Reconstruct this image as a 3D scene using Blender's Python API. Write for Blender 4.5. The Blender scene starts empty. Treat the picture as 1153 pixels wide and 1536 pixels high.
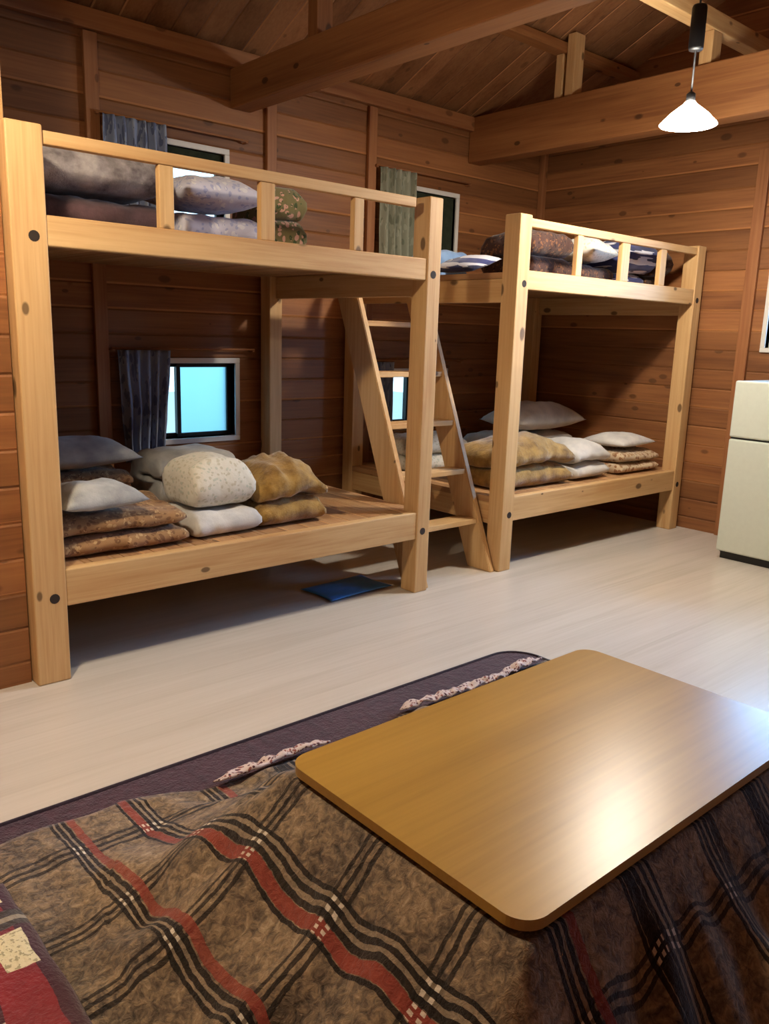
import bpy, bmesh, math, random
from mathutils import Vector, Matrix, noise
random.seed(7)
S = bpy.context.scene
COL = S.collection
R = math.radians

# ------------------------------------------------------------------ camera, world, light, exposure
cam_d = bpy.data.cameras.new('camera'); cam = bpy.data.objects.new('camera', cam_d); COL.objects.link(cam)
cam_d.sensor_fit = 'VERTICAL'; cam_d.sensor_height = 36.0; cam_d.lens = 1230.88 / 1536 * 36.0
cam_d.clip_start = 0.02
_r = Vector((0.75187288, -0.65857708, 0.03103873)); _u = Vector((0.11774303, 0.18044582, 0.9765121)); _f = Vector((0.6487093, 0.73055837, -0.21321518))
cam.matrix_world = Matrix(((_r.x, _u.x, -_f.x, 0), (_r.y, _u.y, -_f.y, 0), (_r.z, _u.z, -_f.z, 1.35), (0, 0, 0, 1)))
S.camera = cam
W = bpy.data.worlds.new('sky'); S.world = W; W.use_nodes = True
bg = W.node_tree.nodes['Background']; bg.inputs['Color'].default_value = (0.50, 0.76, 1.0, 1); bg.inputs['Strength'].default_value = 2.8
S.view_settings.view_transform = 'Standard'; S.view_settings.look = 'None'
S.view_settings.exposure = 0.30; S.view_settings.gamma = 1.0; S.view_settings.use_curve_mapping = False
LAMP_POWER = 84.0
LAMP_COLOR = (1.0, 0.89, 0.75)

def daylight(name, loc, rot, sx, sy, power, color=(0.62, 0.80, 1.0)):
    d = bpy.data.lights.new(name, 'AREA'); d.shape = 'RECTANGLE'; d.size = sx; d.size_y = sy; d.energy = power; d.color = color
    o = bpy.data.objects.new(name, d); o.location = loc; o.rotation_euler = rot; COL.objects.link(o); return o
# daylight arriving at the two windows of the right wall
daylight('window_daylight', (6.15, 2.02, 2.10), (0, R(60), 0), 1.1, 1.2, 170, (0.30, 0.54, 1.0))
daylight('window_daylight', (6.15, 0.4, 2.15), (0, R(62), 0), 1.2, 1.3, 70, (0.30, 0.54, 1.0))

# ------------------------------------------------------------------ materials
class N:
    def __init__(s, name):
        s.m = bpy.data.materials.new(name); s.m.use_nodes = True
        s.t = s.m.node_tree; s.b = s.t.nodes['Principled BSDF']
    def n(s, typ, **kw):
        x = s.t.nodes.new(typ)
        for k, v in kw.items(): setattr(x, k, v)
        return x
    def l(s, a, b): s.t.links.new(a, b)
    def val(s, sock, v):
        if hasattr(v, 'is_linked') or hasattr(v, 'links'): s.l(v, sock)
        else: sock.default_value = v
    def math(s, op, a, b=0.0, c=None, clamp=False):
        x = s.n('ShaderNodeMath', operation=op); x.use_clamp = clamp
        s.val(x.inputs[0], a); s.val(x.inputs[1], b)
        if c is not None: s.val(x.inputs[2], c)
        return x.outputs[0]
    def mix(s, f, a, b, blend='MIX'):
        x = s.n('ShaderNodeMix', data_type='RGBA', blend_type=blend)
        s.val(x.inputs[0], f); s.val(x.inputs[6], a); s.val(x.inputs[7], b)
        return x.outputs[2]
    def ramp(s, f, stops, interp='LINEAR'):
        x = s.n('ShaderNodeValToRGB'); x.color_ramp.interpolation = interp
        e = x.color_ramp.elements
        while len(e) < len(stops): e.new(0.5)
        for i, (p, c) in enumerate(stops):
            e[i].position = p; e[i].color = c if len(c) == 4 else (*c, 1)
        s.l(f, x.inputs[0]); return x
    def noise(s, vec, scale, detail=4, rough=0.55, dist=0.0):
        x = s.n('ShaderNodeTexNoise'); x.inputs['Scale'].default_value = scale; x.inputs['Detail'].default_value = detail
        x.inputs['Roughness'].default_value = rough; x.inputs['Distortion'].default_value = dist
        s.l(vec, x.inputs['Vector']); return x
    def bump(s, h, strength=0.3, dist=0.01):
        x = s.n('ShaderNodeBump'); x.inputs['Strength'].default_value = strength; x.inputs['Distance'].default_value = dist
        s.l(h, x.inputs['Height']); s.l(x.outputs[0], s.b.inputs['Normal'])

def c4(c): return (*c, 1.0)
def srgb(r, g, b):
    f = lambda x: (x / 255 / 12.92) if x <= 10 else (((x / 255) + 0.055) / 1.055) ** 2.4
    return (f(r), f(g), f(b))

def wood(name, light, dark, axis, plank=None, pitch=0.14, knots=0.6, rough=0.5, vary=0.35, groove=True, seed=0.0, knot_col=None, spec=0.35):
    """grain runs along `axis` (0,1,2); optional boards laid side by side along `plank` axis"""
    k = N(name)
    tc = k.n('ShaderNodeTexCoord'); oi = k.n('ShaderNodeObjectInfo')
    sep = k.n('ShaderNodeSeparateXYZ'); k.l(tc.outputs['Object'], sep.inputs[0])
    off = k.math('MULTIPLY_ADD', oi.outputs['Random'], 13.0, seed)
    ax = [sep.outputs[i] for i in range(3)]
    pid = None
    if plank is not None:
        q = k.math('DIVIDE', k.math('ADD', ax[plank], 50.0), pitch)
        pid = k.math('FLOOR', q); fr = k.math('SUBTRACT', q, pid)
        wn = k.n('ShaderNodeTexWhiteNoise', noise_dimensions='1D'); k.l(pid, wn.inputs['W'])
        off = k.math('ADD', off, k.math('MULTIPLY', wn.outputs['Value'], 37.0))
    comb = k.n('ShaderNodeCombineXYZ')
    for i in range(3):
        k.l(k.math('ADD', ax[i], off if i == axis else k.math('MULTIPLY', off, 0.37)), comb.inputs[i])
    def mapped(along, cross):
        m = k.n('ShaderNodeMapping'); m.inputs['Scale'].default_value = tuple(along if i == axis else cross for i in range(3))
        k.l(comb.outputs[0], m.inputs['Vector']); return m.outputs[0]
    n1 = k.noise(mapped(0.55, 7.0), 1.0, 5, 0.55, 0.8)
    n2 = k.noise(mapped(2.2, 75.0), 1.0, 3, 0.6, 0.2)
    f = k.math('MULTIPLY_ADD', n2.outputs[0], 0.45, k.math('MULTIPLY', n1.outputs[0], 0.75))
    col = k.ramp(f, [(0.34, light), (0.60, tuple((a + b) / 2 for a, b in zip(light, dark))), (0.80, dark)]).outputs[0]
    if pid is not None:
        w2 = k.math('MULTIPLY_ADD', wn.outputs['Value'], vary, 1.0 - vary * 0.55)
        vm = k.n('ShaderNodeVectorMath', operation='SCALE'); k.l(col, vm.inputs[0]); k.l(w2, vm.inputs['Scale']); col = vm.outputs[0]
    if knots > 0:
        vo = k.n('ShaderNodeTexVoronoi'); vo.inputs['Scale'].default_value = 1.0
        k.l(mapped(4.6, 8.5), vo.inputs['Vector'])
        wk = k.n('ShaderNodeTexWhiteNoise'); k.l(vo.outputs['Position'], wk.inputs['Vector'])
        rad = k.math('MULTIPLY', wk.outputs['Value'], 0.20)
        kf = k.math('SUBTRACT', 1.0, k.math('DIVIDE', vo.outputs['Distance'], k.math('ADD', rad, 0.02)), clamp=True)
        kf = k.math('MULTIPLY', k.math('MULTIPLY', kf, 3.5, clamp=True), knots)
        col = k.mix(kf, col, c4(knot_col or tuple(x * 0.22 for x in dark)))
    if pid is not None and groove:      # pale edge on some boards, chamfer highlight put into the colour
        pale = k.math('MULTIPLY', k.math('LESS_THAN', fr, 0.011 / pitch), k.math('GREATER_THAN', wn.outputs['Value'], 0.45))
        col = k.mix(k.math('MULTIPLY', pale, 0.5), col, c4(tuple(min(1, x * 1.7) for x in light)))
    k.l(col, k.b.inputs['Base Color'])
    k.b.inputs['Roughness'].default_value = rough; k.b.inputs['Specular IOR Level'].default_value = spec
    h = k.math('MULTIPLY', n2.outputs[0], 0.12)
    if pid is not None and groove:
        e = k.math('MINIMUM', fr, k.math('SUBTRACT', 1.0, fr))
        g = k.math('MULTIPLY', e, pitch / 0.009, clamp=True)
        h = k.math('ADD', h, g)
    k.bump(h, 0.9 if rough > .315 else .2, 0.006)
    return k.m

def plain(name, col, rough=0.5, metal=0.0, spec=0.5, bump=0.0, bscale=40):
    k = N(name); k.b.inputs['Roughness'].default_value = rough; k.b.inputs['Metallic'].default_value = metal
    k.b.inputs['Specular IOR Level'].default_value = spec
    tc = k.n('ShaderNodeTexCoord'); n = k.noise(tc.outputs['Object'], bscale, 3)
    col2 = tuple(x * 0.9 for x in col)
    k.l(k.mix(n.outputs[0], c4(col), c4(col2)), k.b.inputs['Base Color'])
    if bump: k.bump(n.outputs[0], bump, 0.01)
    return k.m

def cloth(name, col, col2=None, scale=6, bump=0.25, sheen=0.3):
    k = N(name); tc = k.n('ShaderNodeTexCoord')
    n = k.noise(tc.outputs['Object'], scale, 5, 0.6); w = k.noise(tc.outputs['Object'], 160, 2)
    k.l(k.ramp(n.outputs[0], [(0.35, col), (0.68, col2 or tuple(x * 0.8 for x in col))]).outputs[0], k.b.inputs['Base Color'])
    k.b.inputs['Roughness'].default_value = 0.9; k.b.inputs['Sheen Weight'].default_value = sheen; k.b.inputs['Specular IOR Level'].default_value = 0.15
    k.bump(k.math('MULTIPLY_ADD', w.outputs[0], 0.2, n.outputs[0]), bump, 0.02)
    return k.m

def print_cloth(name, base, spots, scale=16, thr=0.5, second=None, stretch=(1, 1, 1)):
    """cloth with a scattered printed pattern"""
    k = N(name); tc = k.n('ShaderNodeTexCoord')
    mp = k.n('ShaderNodeMapping'); mp.inputs['Scale'].default_value = stretch; k.l(tc.outputs['Object'], mp.inputs['Vector'])
    d = k.noise(mp.outputs[0], 5, 2); 
    add = k.n('ShaderNodeVectorMath', operation='MULTIPLY_ADD'); k.l(d.outputs['Color'], add.inputs[0]); add.inputs[1].default_value = (0.12, 0.12, 0.12); k.l(mp.outputs[0], add.inputs[2])
    v = k.n('ShaderNodeTexVoronoi'); v.inputs['Scale'].default_value = scale; k.l(add.outputs[0], v.inputs['Vector'])
    f = k.math('LESS_THAN', v.outputs['Distance'], thr)
    n = k.noise(mp.outputs[0], scale * 0.6, 3)
    sc = k.mix(k.math('GREATER_THAN', n.outputs[0], 0.52), c4(spots), c4(second or spots))
    k.l(k.mix(f, c4(base), sc), k.b.inputs['Base Color'])
    k.b.inputs['Roughness'].default_value = 0.9; k.b.inputs['Sheen Weight'].default_value = 0.2; k.b.inputs['Specular IOR Level'].default_value = 0.15
    k.bump(n.outputs[0], 0.2, 0.02)
    return k.m

PINE_L, PINE_D = srgb(224, 190, 138), srgb(186, 138, 84)
CED_L, CED_D = srgb(164, 111, 67), srgb(115, 70, 41)
BEAM_L, BEAM_D = srgb(172, 118, 70), srgb(124, 76, 42)
M = {}
for i, a in enumerate('xyz'):
    M['pine_' + a] = wood('pine_' + a, PINE_L, PINE_D, i, knots=0.85, rough=0.55)
    M['beam_' + a] = wood('beam_' + a, BEAM_L, BEAM_D, i, knots=0.8, rough=0.55)
M['wall_x'] = wood('cedar_boards_x', CED_L, CED_D, 0, plank=2, pitch=0.135, knots=0.55, rough=0.5, vary=0.45)
M['wall_y'] = wood('cedar_boards_y', CED_L, CED_D, 1, plank=2, pitch=0.135, knots=0.55, rough=0.5, vary=0.45)
M['ceil'] = wood('ceiling_boards', srgb(166, 118, 78), srgb(120, 76, 46), 1, plank=0, pitch=0.15, knots=0.4, rough=0.55, vary=0.4)
M['deck'] = wood('deck_boards', srgb(196, 156, 112), srgb(158, 110, 68), 1, plank=0, pitch=0.12, knots=0.5, rough=0.55, vary=0.3)
M['floor'] = wood('pale_floor_boards', srgb(216, 208, 198), srgb(198, 189, 176), 0, plank=1, pitch=0.16, knots=0.0, rough=0.26, vary=0.06, groove=False, spec=0.5)
M['table'] = wood('golden_table_veneer', srgb(178, 138, 62), srgb(154, 115, 48), 0, knots=0.0, rough=0.31, spec=0.5)
M['trim'] = wood('trim_wood', srgb(176, 122, 78), srgb(134, 82, 48), 2, knots=0.5, rough=0.5)
M['trim_x'] = wood('trim_wood_x', srgb(176, 122, 78), srgb(134, 82, 48), 0, knots=0.5, rough=0.5)
M['trim_y'] = wood('trim_wood_y', srgb(176, 122, 78), srgb(134, 82, 48), 1, knots=0.5, rough=0.5)
M['hole'] = plain('dark_bolt_hole', srgb(38, 26, 18), 0.8)
M['white'] = plain('white_paint', srgb(226, 224, 218), 0.4)
M['sash'] = plain('dark_aluminium', srgb(46, 50, 50), 0.4, 0.6)
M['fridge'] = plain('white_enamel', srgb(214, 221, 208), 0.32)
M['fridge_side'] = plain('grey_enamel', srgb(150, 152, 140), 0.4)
M['black'] = plain('black_plastic', srgb(18, 18, 20), 0.45)
M['metal'] = plain('steel', srgb(170, 170, 170), 0.3, 1.0)

def glass(name, col, rough):
    k = N(name); k.b.inputs['Base Color'].default_value = c4(col); k.b.inputs['Transmission Weight'].default_value = 1.0
    k.b.inputs['Roughness'].default_value = rough; k.b.inputs['IOR'].default_value = 1.45
    # faint waviness of the pane
    tc = k.n('ShaderNodeTexCoord'); n = k.noise(tc.outputs['Object'], 30, 2); k.bump(n.outputs[0], 0.05 if rough < 0.1 else 0.3, 0.002)
    return k.m
def thin_glass(name, col):
    k = N(name); out = k.t.nodes['Material Output']
    tr = k.n('ShaderNodeBsdfTransparent'); tr.inputs[0].default_value = c4(col)
    gl = k.n('ShaderNodeBsdfGlossy'); gl.inputs['Roughness'].default_value = 0.02
    f = k.n('ShaderNodeFresnel'); f.inputs['IOR'].default_value = 1.35
    tc = k.n('ShaderNodeTexCoord'); n = k.noise(tc.outputs['Object'], 14, 2); b = k.n('ShaderNodeBump'); b.inputs['Strength'].default_value = .04
    k.l(n.outputs[0], b.inputs['Height']); k.l(b.outputs[0], gl.inputs['Normal'])
    m = k.n('ShaderNodeMixShader'); k.l(f.outputs[0], m.inputs[0]); k.l(tr.outputs[0], m.inputs[1]); k.l(gl.outputs[0], m.inputs[2])
    k.l(m.outputs[0], out.inputs['Surface']); return k.m
M['glass'] = thin_glass('clear_glass', (0.93, 0.98, 0.97))
M['frosted'] = glass('frosted_cyan_glass', (0.30, 0.60, 0.70), 0.5)

# fabrics
M['white_cloth'] = cloth('white_cotton', srgb(226, 222, 216), srgb(190, 188, 186), 7)
M['grey_cloth'] = cloth('grey_cotton', srgb(186, 186, 184), srgb(140, 142, 146), 7)
M['mustard'] = cloth('mustard_blanket', srgb(178, 142, 74), srgb(120, 88, 40), 14, 0.5, 0.5)
M['brown_print'] = print_cloth('brown_print', srgb(152, 116, 80), srgb(122, 88, 60), 46, 0.45, srgb(182, 150, 108))
M['cream_print'] = print_cloth('cream_print', srgb(206, 184, 152), srgb(150, 108, 76), 34, 0.42, srgb(178, 146, 108))
M['white_print'] = print_cloth('white_print', srgb(222, 218, 206), srgb(200, 194, 174), 46, 0.36, srgb(196, 200, 186))
M['dark_print'] = print_cloth('dark_print', srgb(70, 48, 42), srgb(112, 78, 52), 44, 0.4, srgb(40, 28, 30))
M['grey_stripe'] = cloth('grey_blanket', srgb(196, 190, 192), srgb(70, 60, 66), 6, .4)
M['plum'] = cloth('plum_futon', srgb(92, 68, 72), srgb(58, 42, 46), 9)
M['lavender'] = print_cloth('lavender_print', srgb(206, 206, 226), srgb(172, 178, 214), 34, 0.42, srgb(226, 226, 236))
M['floral'] = print_cloth('green_pink_floral', srgb(120, 112, 74), srgb(206, 160, 140), 32, 0.42, srgb(70, 84, 50))
M['blue_cloth'] = cloth('pale_blue_cotton', srgb(150, 184, 226), srgb(112, 146, 204), 6)
M['navy_print'] = print_cloth('navy_print', srgb(60, 66, 112), srgb(214, 214, 224), 13, 0.5, srgb(60, 66, 96), (0.3, 0.3, 2.4))
M['curtain'] = print_cloth('slate_curtain', srgb(134, 146, 172), srgb(98, 108, 136), 34, 0.42, srgb(146, 156, 172), (1, 1, 0.35))
M['green_curtain'] = print_cloth('sage_curtain', srgb(142, 144, 126), srgb(120, 124, 106), 34, 0.40, srgb(158, 160, 142), (1, 1, 0.35))
M['blind'] = cloth('dark_green_blind', srgb(52, 58, 44), srgb(38, 44, 34), 20, .1, 0)
M['rug'] = cloth('plum_rug', srgb(74, 44, 54), srgb(48, 28, 38), 40, 0.5, 0.3)
M['rug_edge'] = cloth('dark_rug_binding', srgb(44, 30, 42), srgb(34, 22, 32), 60, 0.3, 0.2)
M['lining'] = print_cloth('rose_print_lining', srgb(214, 196, 190), srgb(96, 60, 66), 80, 0.40, srgb(150, 90, 80))

def plaid_mat():
    k = N('plaid_fleece'); tc = k.n('ShaderNodeTexCoord')
    sep = k.n('ShaderNodeSeparateXYZ'); k.l(tc.outputs['UV'], sep.inputs[0])
    n1 = k.noise(tc.outputs['Object'], 5.5, 4, 0.6); n2 = k.noise(tc.outputs['Object'], 48, 4, 0.7, 0.6)
    wob = k.math('MULTIPLY_ADD', k.noise(tc.outputs['Object'], 30, 2).outputs[0], 0.010, -0.005)
    u = k.math('ADD', sep.outputs[0], wob); v = k.math('ADD', sep.outputs[1], wob)
    f = k.math('MULTIPLY_ADD', n2.outputs[0], 0.7, k.math('MULTIPLY', n1.outputs[0], 0.5))
    base = k.ramp(f, [(0.42, srgb(62, 53, 47)), (0.55, srgb(110, 94, 78)), (0.66, srgb(144, 122, 96)), (0.8, srgb(172, 152, 126))]).outputs[0]
    K, RD, G, T = srgb(24, 18, 18), srgb(142, 62, 50), srgb(150, 132, 110), (0, 0, 0, 0)
    def o(c, a=1.0): return (c[0], c[1], c[2], a)
    # bands along the quilt's depth (constant u), metres inside a 0.50 m repeat
    def band(coord, period, segs):
        fr = k.math('FRACT', k.math('DIVIDE', k.math('ADD', coord, 20.0), period))
        st = [(0.0, T)]
        for a, b, c in segs: st += [(a / period, c), (b / period, T)]
        st2 = []
        for p, c in st:
            if st2 and abs(st2[-1][0] - p) < 1e-6: st2[-1] = (p, c)
            else: st2.append((p, c))
        r = k.ramp(fr, st2, 'CONSTANT'); return r, fr
    su = [(.050, .060, o(K)), (.066, .078, o(K)), (.084, .096, o(K)), (.100, .124, o(RD, .9)),
          (.268, .278, o(K)), (.281, .309, o(RD)), (.312, .325, o(K)), (.335, .347, o(K)), (.357, .366, o(K))]
    ru, _ = band(u, 0.50, su)
    sv = [(.02, .030, o(K, .95)), (.042, .052, o(K, .95)), (.064, .073, o(K, .92))]
    rv, _ = band(v, 0.27, sv)
    gu, _ = band(u, 0.50, [(.060, .066, o(G)), (.078, .084, o(G)), (.281, .309, o(G)), (.325, .335, o(G)), (.347, .357, o(G))])
    gl, _ = band(u, 0.50, [(.060, .066, o(G)), (.078, .084, o(G)), (.325, .335, o(G)), (.347, .357, o(G))])
    gv, _ = band(v, 0.27, [(.030, .042, o(G)), (.052, .064, o(G))])
    col = k.mix(k.math('MULTIPLY', rv.outputs[1], 0.9), base, rv.outputs[0])
    col = k.mix(k.math('MULTIPLY', gl.outputs[1], 0.6), col, c4(G))
    # red bands turn black across the right part of the cloth
    red_band_col = k.mix(k.math('GREATER_THAN', u, 1.15), ru.outputs[0], c4(K))
    col = k.mix(k.math('MULTIPLY', ru.outputs[1], 0.93), col, red_band_col)
    tick = k.math('MAXIMUM', gl.outputs[1], k.math('LESS_THAN', k.math('FRACT', k.math('DIVIDE', k.math('ADD', sep.outputs[0], 20.0), 0.0140)), 0.55))
    dots = k.math('MULTIPLY', k.math('MULTIPLY', gu.outputs[1], gv.outputs[1]), tick)
    col = k.mix(k.math('MULTIPLY', dots, 0.85), col, c4(srgb(226, 214, 196)))
    fl = k.n('ShaderNodeVectorMath', operation='SCALE'); k.l(col, fl.inputs[0])
    k.l(k.math('MULTIPLY_ADD', n2.outputs[0], 0.7, 0.6), fl.inputs['Scale'])
    k.l(fl.outputs[0], k.b.inputs['Base Color'])
    k.b.inputs['Roughness'].default_value = 0.95; k.b.inputs['Sheen Weight'].default_value = 0.25; k.b.inputs['Specular IOR Level'].default_value = 0.1
    k.bump(n2.outputs[0], 0.7, 0.012)
    return k.m
M['plaid'] = plaid_mat()

def blanket_mat():
    k = N('red_cream_blanket'); tc = k.n('ShaderNodeTexCoord'); sep = k.n('ShaderNodeSeparateXYZ'); k.l(tc.outputs['UV'], sep.inputs[0])
    n = k.noise(tc.outputs['Object'], 90, 3); n0 = k.noise(tc.outputs['Object'], 10, 3)
    wob = k.math('MULTIPLY_ADD', n0.outputs[0], 0.02, -0.01)
    u = k.math('ADD', sep.outputs[0], wob); v = k.math('ADD', sep.outputs[1], wob)
    def rng(c, a, b): return k.math('MULTIPLY', k.math('GREATER_THAN', c, a), k.math('LESS_THAN', c, b))
    col = k.mix(n0.outputs[0], c4(srgb(150, 34, 40)), c4(srgb(96, 22, 34)))
    col = k.mix(rng(u, 0.425, 9), col, c4(srgb(58, 16, 34)))
    dots = k.n('ShaderNodeTexVoronoi'); dots.inputs['Scale'].default_value = 26; k.l(tc.outputs['Object'], dots.inputs['Vector'])
    dk = rng(u, -9, 0.335)
    col = k.mix(k.math('MULTIPLY', dk, 0.85), col, c4(srgb(44, 24, 34)))
    col = k.mix(k.math('MULTIPLY', dk, k.math('LESS_THAN', dots.outputs['Distance'], 0.28)), col, c4(srgb(220, 200, 190)))
    cream = k.mix(k.math('GREATER_THAN', n.outputs[0], 0.56), c4(srgb(226, 216, 178)), c4(srgb(170, 160, 122)))
    for a, b in ((1.475, 1.60), (1.70, 1.80), (1.10, 1.20)):
        col = k.mix(k.math('MULTIPLY', rng(v, a, b), rng(u, 0.372, 0.435)), col, cream)
    for a, b in ((1.615, 1.635), (1.65, 1.672)):
        col = k.mix(rng(v, a, b), col, c4(srgb(60, 52, 48)))
    col = k.mix(rng(v, 1.635, 1.65), col, c4(srgb(150, 138, 120)))
    k.l(col, k.b.inputs['Base Color']); k.b.inputs['Roughness'].default_value = 0.95; k.b.inputs['Sheen Weight'].default_value = 0.3
    k.bump(n.outputs[0], 0.6, 0.01)
    return k.m
M['blanket'] = blanket_mat()

# ------------------------------------------------------------------ mesh helpers
def add_box(bm, x0, x1, y0, y1, z0, z1, bev=0.0):
    b = bmesh.new()
    vs = [b.verts.new((x, y, z)) for x in (x0, x1) for y in (y0, y1) for z in (z0, z1)]
    for f in ((0, 1, 3, 2), (4, 6, 7, 5), (0, 4, 5, 1), (2, 3, 7, 6), (0, 2, 6, 4), (1, 5, 7, 3)): b.faces.new([vs[i] for i in f])
    if bev > 0: bmesh.ops.bevel(b, geom=list(b.edges), offset=bev, segments=2, profile=0.5, affect='EDGES')
    merge(bm, b)
def merge(bm, b):
    mp = {}
    for v in b.verts: mp[v] = bm.verts.new(v.co)
    for f in b.faces:
        try: bm.faces.new([mp[v] for v in f.verts]).smooth = f.smooth
        except ValueError: pass
    b.free()
def box(x0, x1, y0, y1, z0, z1, bev=0.0):
    bm = bmesh.new(); add_box(bm, x0, x1, y0, y1, z0, z1, bev); return bm
def add_tube(bm, pts, r, seg=10, smooth=True):
    pts = [Vector(p) for p in pts]; rings = []
    for i, p in enumerate(pts):
        d = (pts[min(i + 1, len(pts) - 1)] - pts[max(i - 1, 0)]).normalized()
        a = Vector((0, 0, 1)) if abs(d.z) < 0.9 else Vector((1, 0, 0))
        e1 = d.cross(a).normalized(); e2 = d.cross(e1)
        rr = r[i] if isinstance(r, (list, tuple)) else r
        rings.append([bm.verts.new(p + rr * (math.cos(t) * e1 + math.sin(t) * e2)) for t in (2 * math.pi * j / seg for j in range(seg))])
    for a, b in zip(rings, rings[1:]):
        for j in range(seg): bm.faces.new((a[j], a[(j + 1) % seg], b[(j + 1) % seg], b[j])).smooth = smooth
    bm.faces.new(rings[0][::-1]); bm.faces.new(rings[-1])
def add_lathe(bm, c, prof, seg=40, closed=False):
    rings = [[bm.verts.new((c[0] + r * math.cos(t), c[1] + r * math.sin(t), c[2] + z)) for t in (2 * math.pi * j / seg for j in range(seg))] for r, z in prof]
    for a, b in zip(rings, rings[1:]):
        for j in range(seg): bm.faces.new((a[j], a[(j + 1) % seg], b[(j + 1) % seg], b[j])).smooth = True
    if closed: bm.faces.new(rings[0][::-1]); bm.faces.new(rings[-1])
def root_loc(p):
    while p.parent: p = p.parent
    return Vector(p.location)
def obj(name, bm, mat, parent=None, base=None, smooth=False):
    """links bm (world coordinates) as ONE mesh object; origin at the parent thing's base or at `base`"""
    o0 = root_loc(parent) if parent else Vector(base or (0, 0, 0))
    bmesh.ops.translate(bm, verts=bm.verts, vec=-o0)
    bmesh.ops.recalc_face_normals(bm, faces=bm.faces)
    me = bpy.data.meshes.new(name); bm.to_mesh(me); bm.free()
    if smooth:
        for p in me.polygons: p.use_smooth = True
    o = bpy.data.objects.new(name, me); COL.objects.link(o)
    if mat: me.materials.append(M[mat] if isinstance(mat, str) else mat)
    if parent: o.parent = parent
    else: o.location = o0
    return o
GROUPS = {'futon': 'folded futons on the bunks', 'pillow': 'pillows on the bunks', 'blanket': 'folded blankets', 'curtain': 'curtains at the back windows',
          'curtain rod': 'curtain rods over the back windows', 'beam': 'roof beams', 'post': 'short roof posts on the tie beams', 'lamp': 'pendant lamps'}
def tag(o, label, cat, group=None):
    o['label'] = label; o['category'] = cat
    group = group or GROUPS.get(cat)
    if group: o['group'] = group
    return o
def thing(name, loc, label, cat, group=None):
    o = bpy.data.objects.new(name, None); o.empty_display_size = 0.1; COL.objects.link(o); o.location = loc
    return tag(o, label, cat, group)
def struct(name, bm, mat, parent=None):
    o = obj(name, bm, mat, parent)
    if not parent: o['kind'] = 'structure'
    return o

# ------------------------------------------------------------------ the room
XL, XR, YF, YB = -1.3, 5.64, -1.0, 4.54           # inner faces
ZP, SL, YRID = 2.93, 0.45, 1.77
ZR = ZP + SL * (YB - YRID)
def roof_z(y): return ZP + SL * (YB - y) if y > YRID else ZP + SL * (y - YF)
struct('floor', box(XL - .1, XR + .1, YF - .1, YB + .1, -0.1, 0.0), 'floor')

def wall_with_holes(axis, face, thick, a0, a1, z0, z1, holes):
    """wall normal to axis ('x' or 'y'); holes = (a0,a1,z0,z1)"""
    bm = bmesh.new()
    As = sorted({a0, a1, *[h[0] for h in holes], *[h[1] for h in holes]}); Zs = sorted({z0, z1, *[h[2] for h in holes], *[h[3] for h in holes]})
    for p, q in zip(As, As[1:]):
        for r, s in zip(Zs, Zs[1:]):
            mx, mz = (p + q) / 2, (r + s) / 2
            if any(h[0] < mx < h[1] and h[2] < mz < h[3] for h in holes): continue
            if axis == 'y': add_box(bm, p, q, face, face + thick, r, s)
            else: add_box(bm, face, face + thick, p, q, r, s)
    bmesh.ops.remove_doubles(bm, verts=bm.verts, dist=1e-5)
    seen = {}
    for f in list(bm.faces):        # drop the doubled faces inside the wall
        key = tuple(sorted(v.index for v in f.verts)); seen.setdefault(key, []).append(f)
    return bm
WIN_B = [(2.06, 2.735, 0.685, 1.135), (2.06, 2.675, 1.83, 2.345), (3.98, 4.60, 0.685, 1.065), (3.98, 4.64, 1.83, 2.345)]
WIN_R = [(1.55, 2.55, 1.33, 2.05), (-0.15, 0.95, 1.10, 2.05)]
wb = wall_with_holes('y', YB, 0.12, XL, XR + 0.12, 0, ZP + 0.06, WIN_B)
struct('wall_back', wb, 'wall_x')
wr = wall_with_holes('x', XR, 0.12, YF, YB + 0.12, 0, ZP, WIN_R)
def gable(bm, x0, x1):
    p = [(YF, ZP), (YB + .05, ZP), (YRID, ZR + .08)]
    a = [bm.verts.new((x0, y, z)) for y, z in p]; b = [bm.verts.new((x1, y, z)) for y, z in p]
    bm.faces.new(a); bm.faces.new(b[::-1])
    for i in range(3): bm.faces.new((a[i], b[i], b[(i + 1) % 3], a[(i + 1) % 3]))
gable(wr, XR, XR + .12)
struct('wall_right', wr, 'wall_y')
wl = box(XL - .1, XL, YF, YB, 0, ZP); gable(wl, XL - .1, XL); struct('wall_left', wl, 'wall_y')
struct('wall_front', box(XL, XR, YF - .12, YF, 0, ZP + .05), 'wall_x')
# short wall beside the near bunk, and its side closing the alcove
pw = bmesh.new(); add_box(pw, XL, 0.950, 3.075, 3.155, 0, roof_z(3.155) - 0.01); struct('wall_partition', pw, 'wall_x')
struct('wall_alcove', box(0.86, 0.94, 3.16, YB, 0, ZP + .02), 'wall_y')
struct('trim_1', box(0.952, 0.992, 3.125, 3.165, 0, roof_z(3.165) - 0.01, .003), 'pine_z')

def slope(y0, y1):
    bm = bmesh.new(); t = 0.08
    pts = [(y0, roof_z(y0)), (y1, roof_z(y1)), (y1, roof_z(y1) + t), (y0, roof_z(y0) + t)]
    a = [bm.verts.new((XL - .1, y, z)) for y, z in pts]; b = [bm.verts.new((XR + .12, y, z)) for y, z in pts]
    bm.faces.new(a); bm.faces.new(b[::-1])
    for i in range(4): bm.faces.new((a[i], b[i], b[(i + 1) % 4], a[(i + 1) % 4]))
    return bm
c1 = slope(YRID, YB + .12); merge(c1, slope(YF - .1, YRID - 1e-4)); struct('ceiling', c1, 'ceil')

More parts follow.
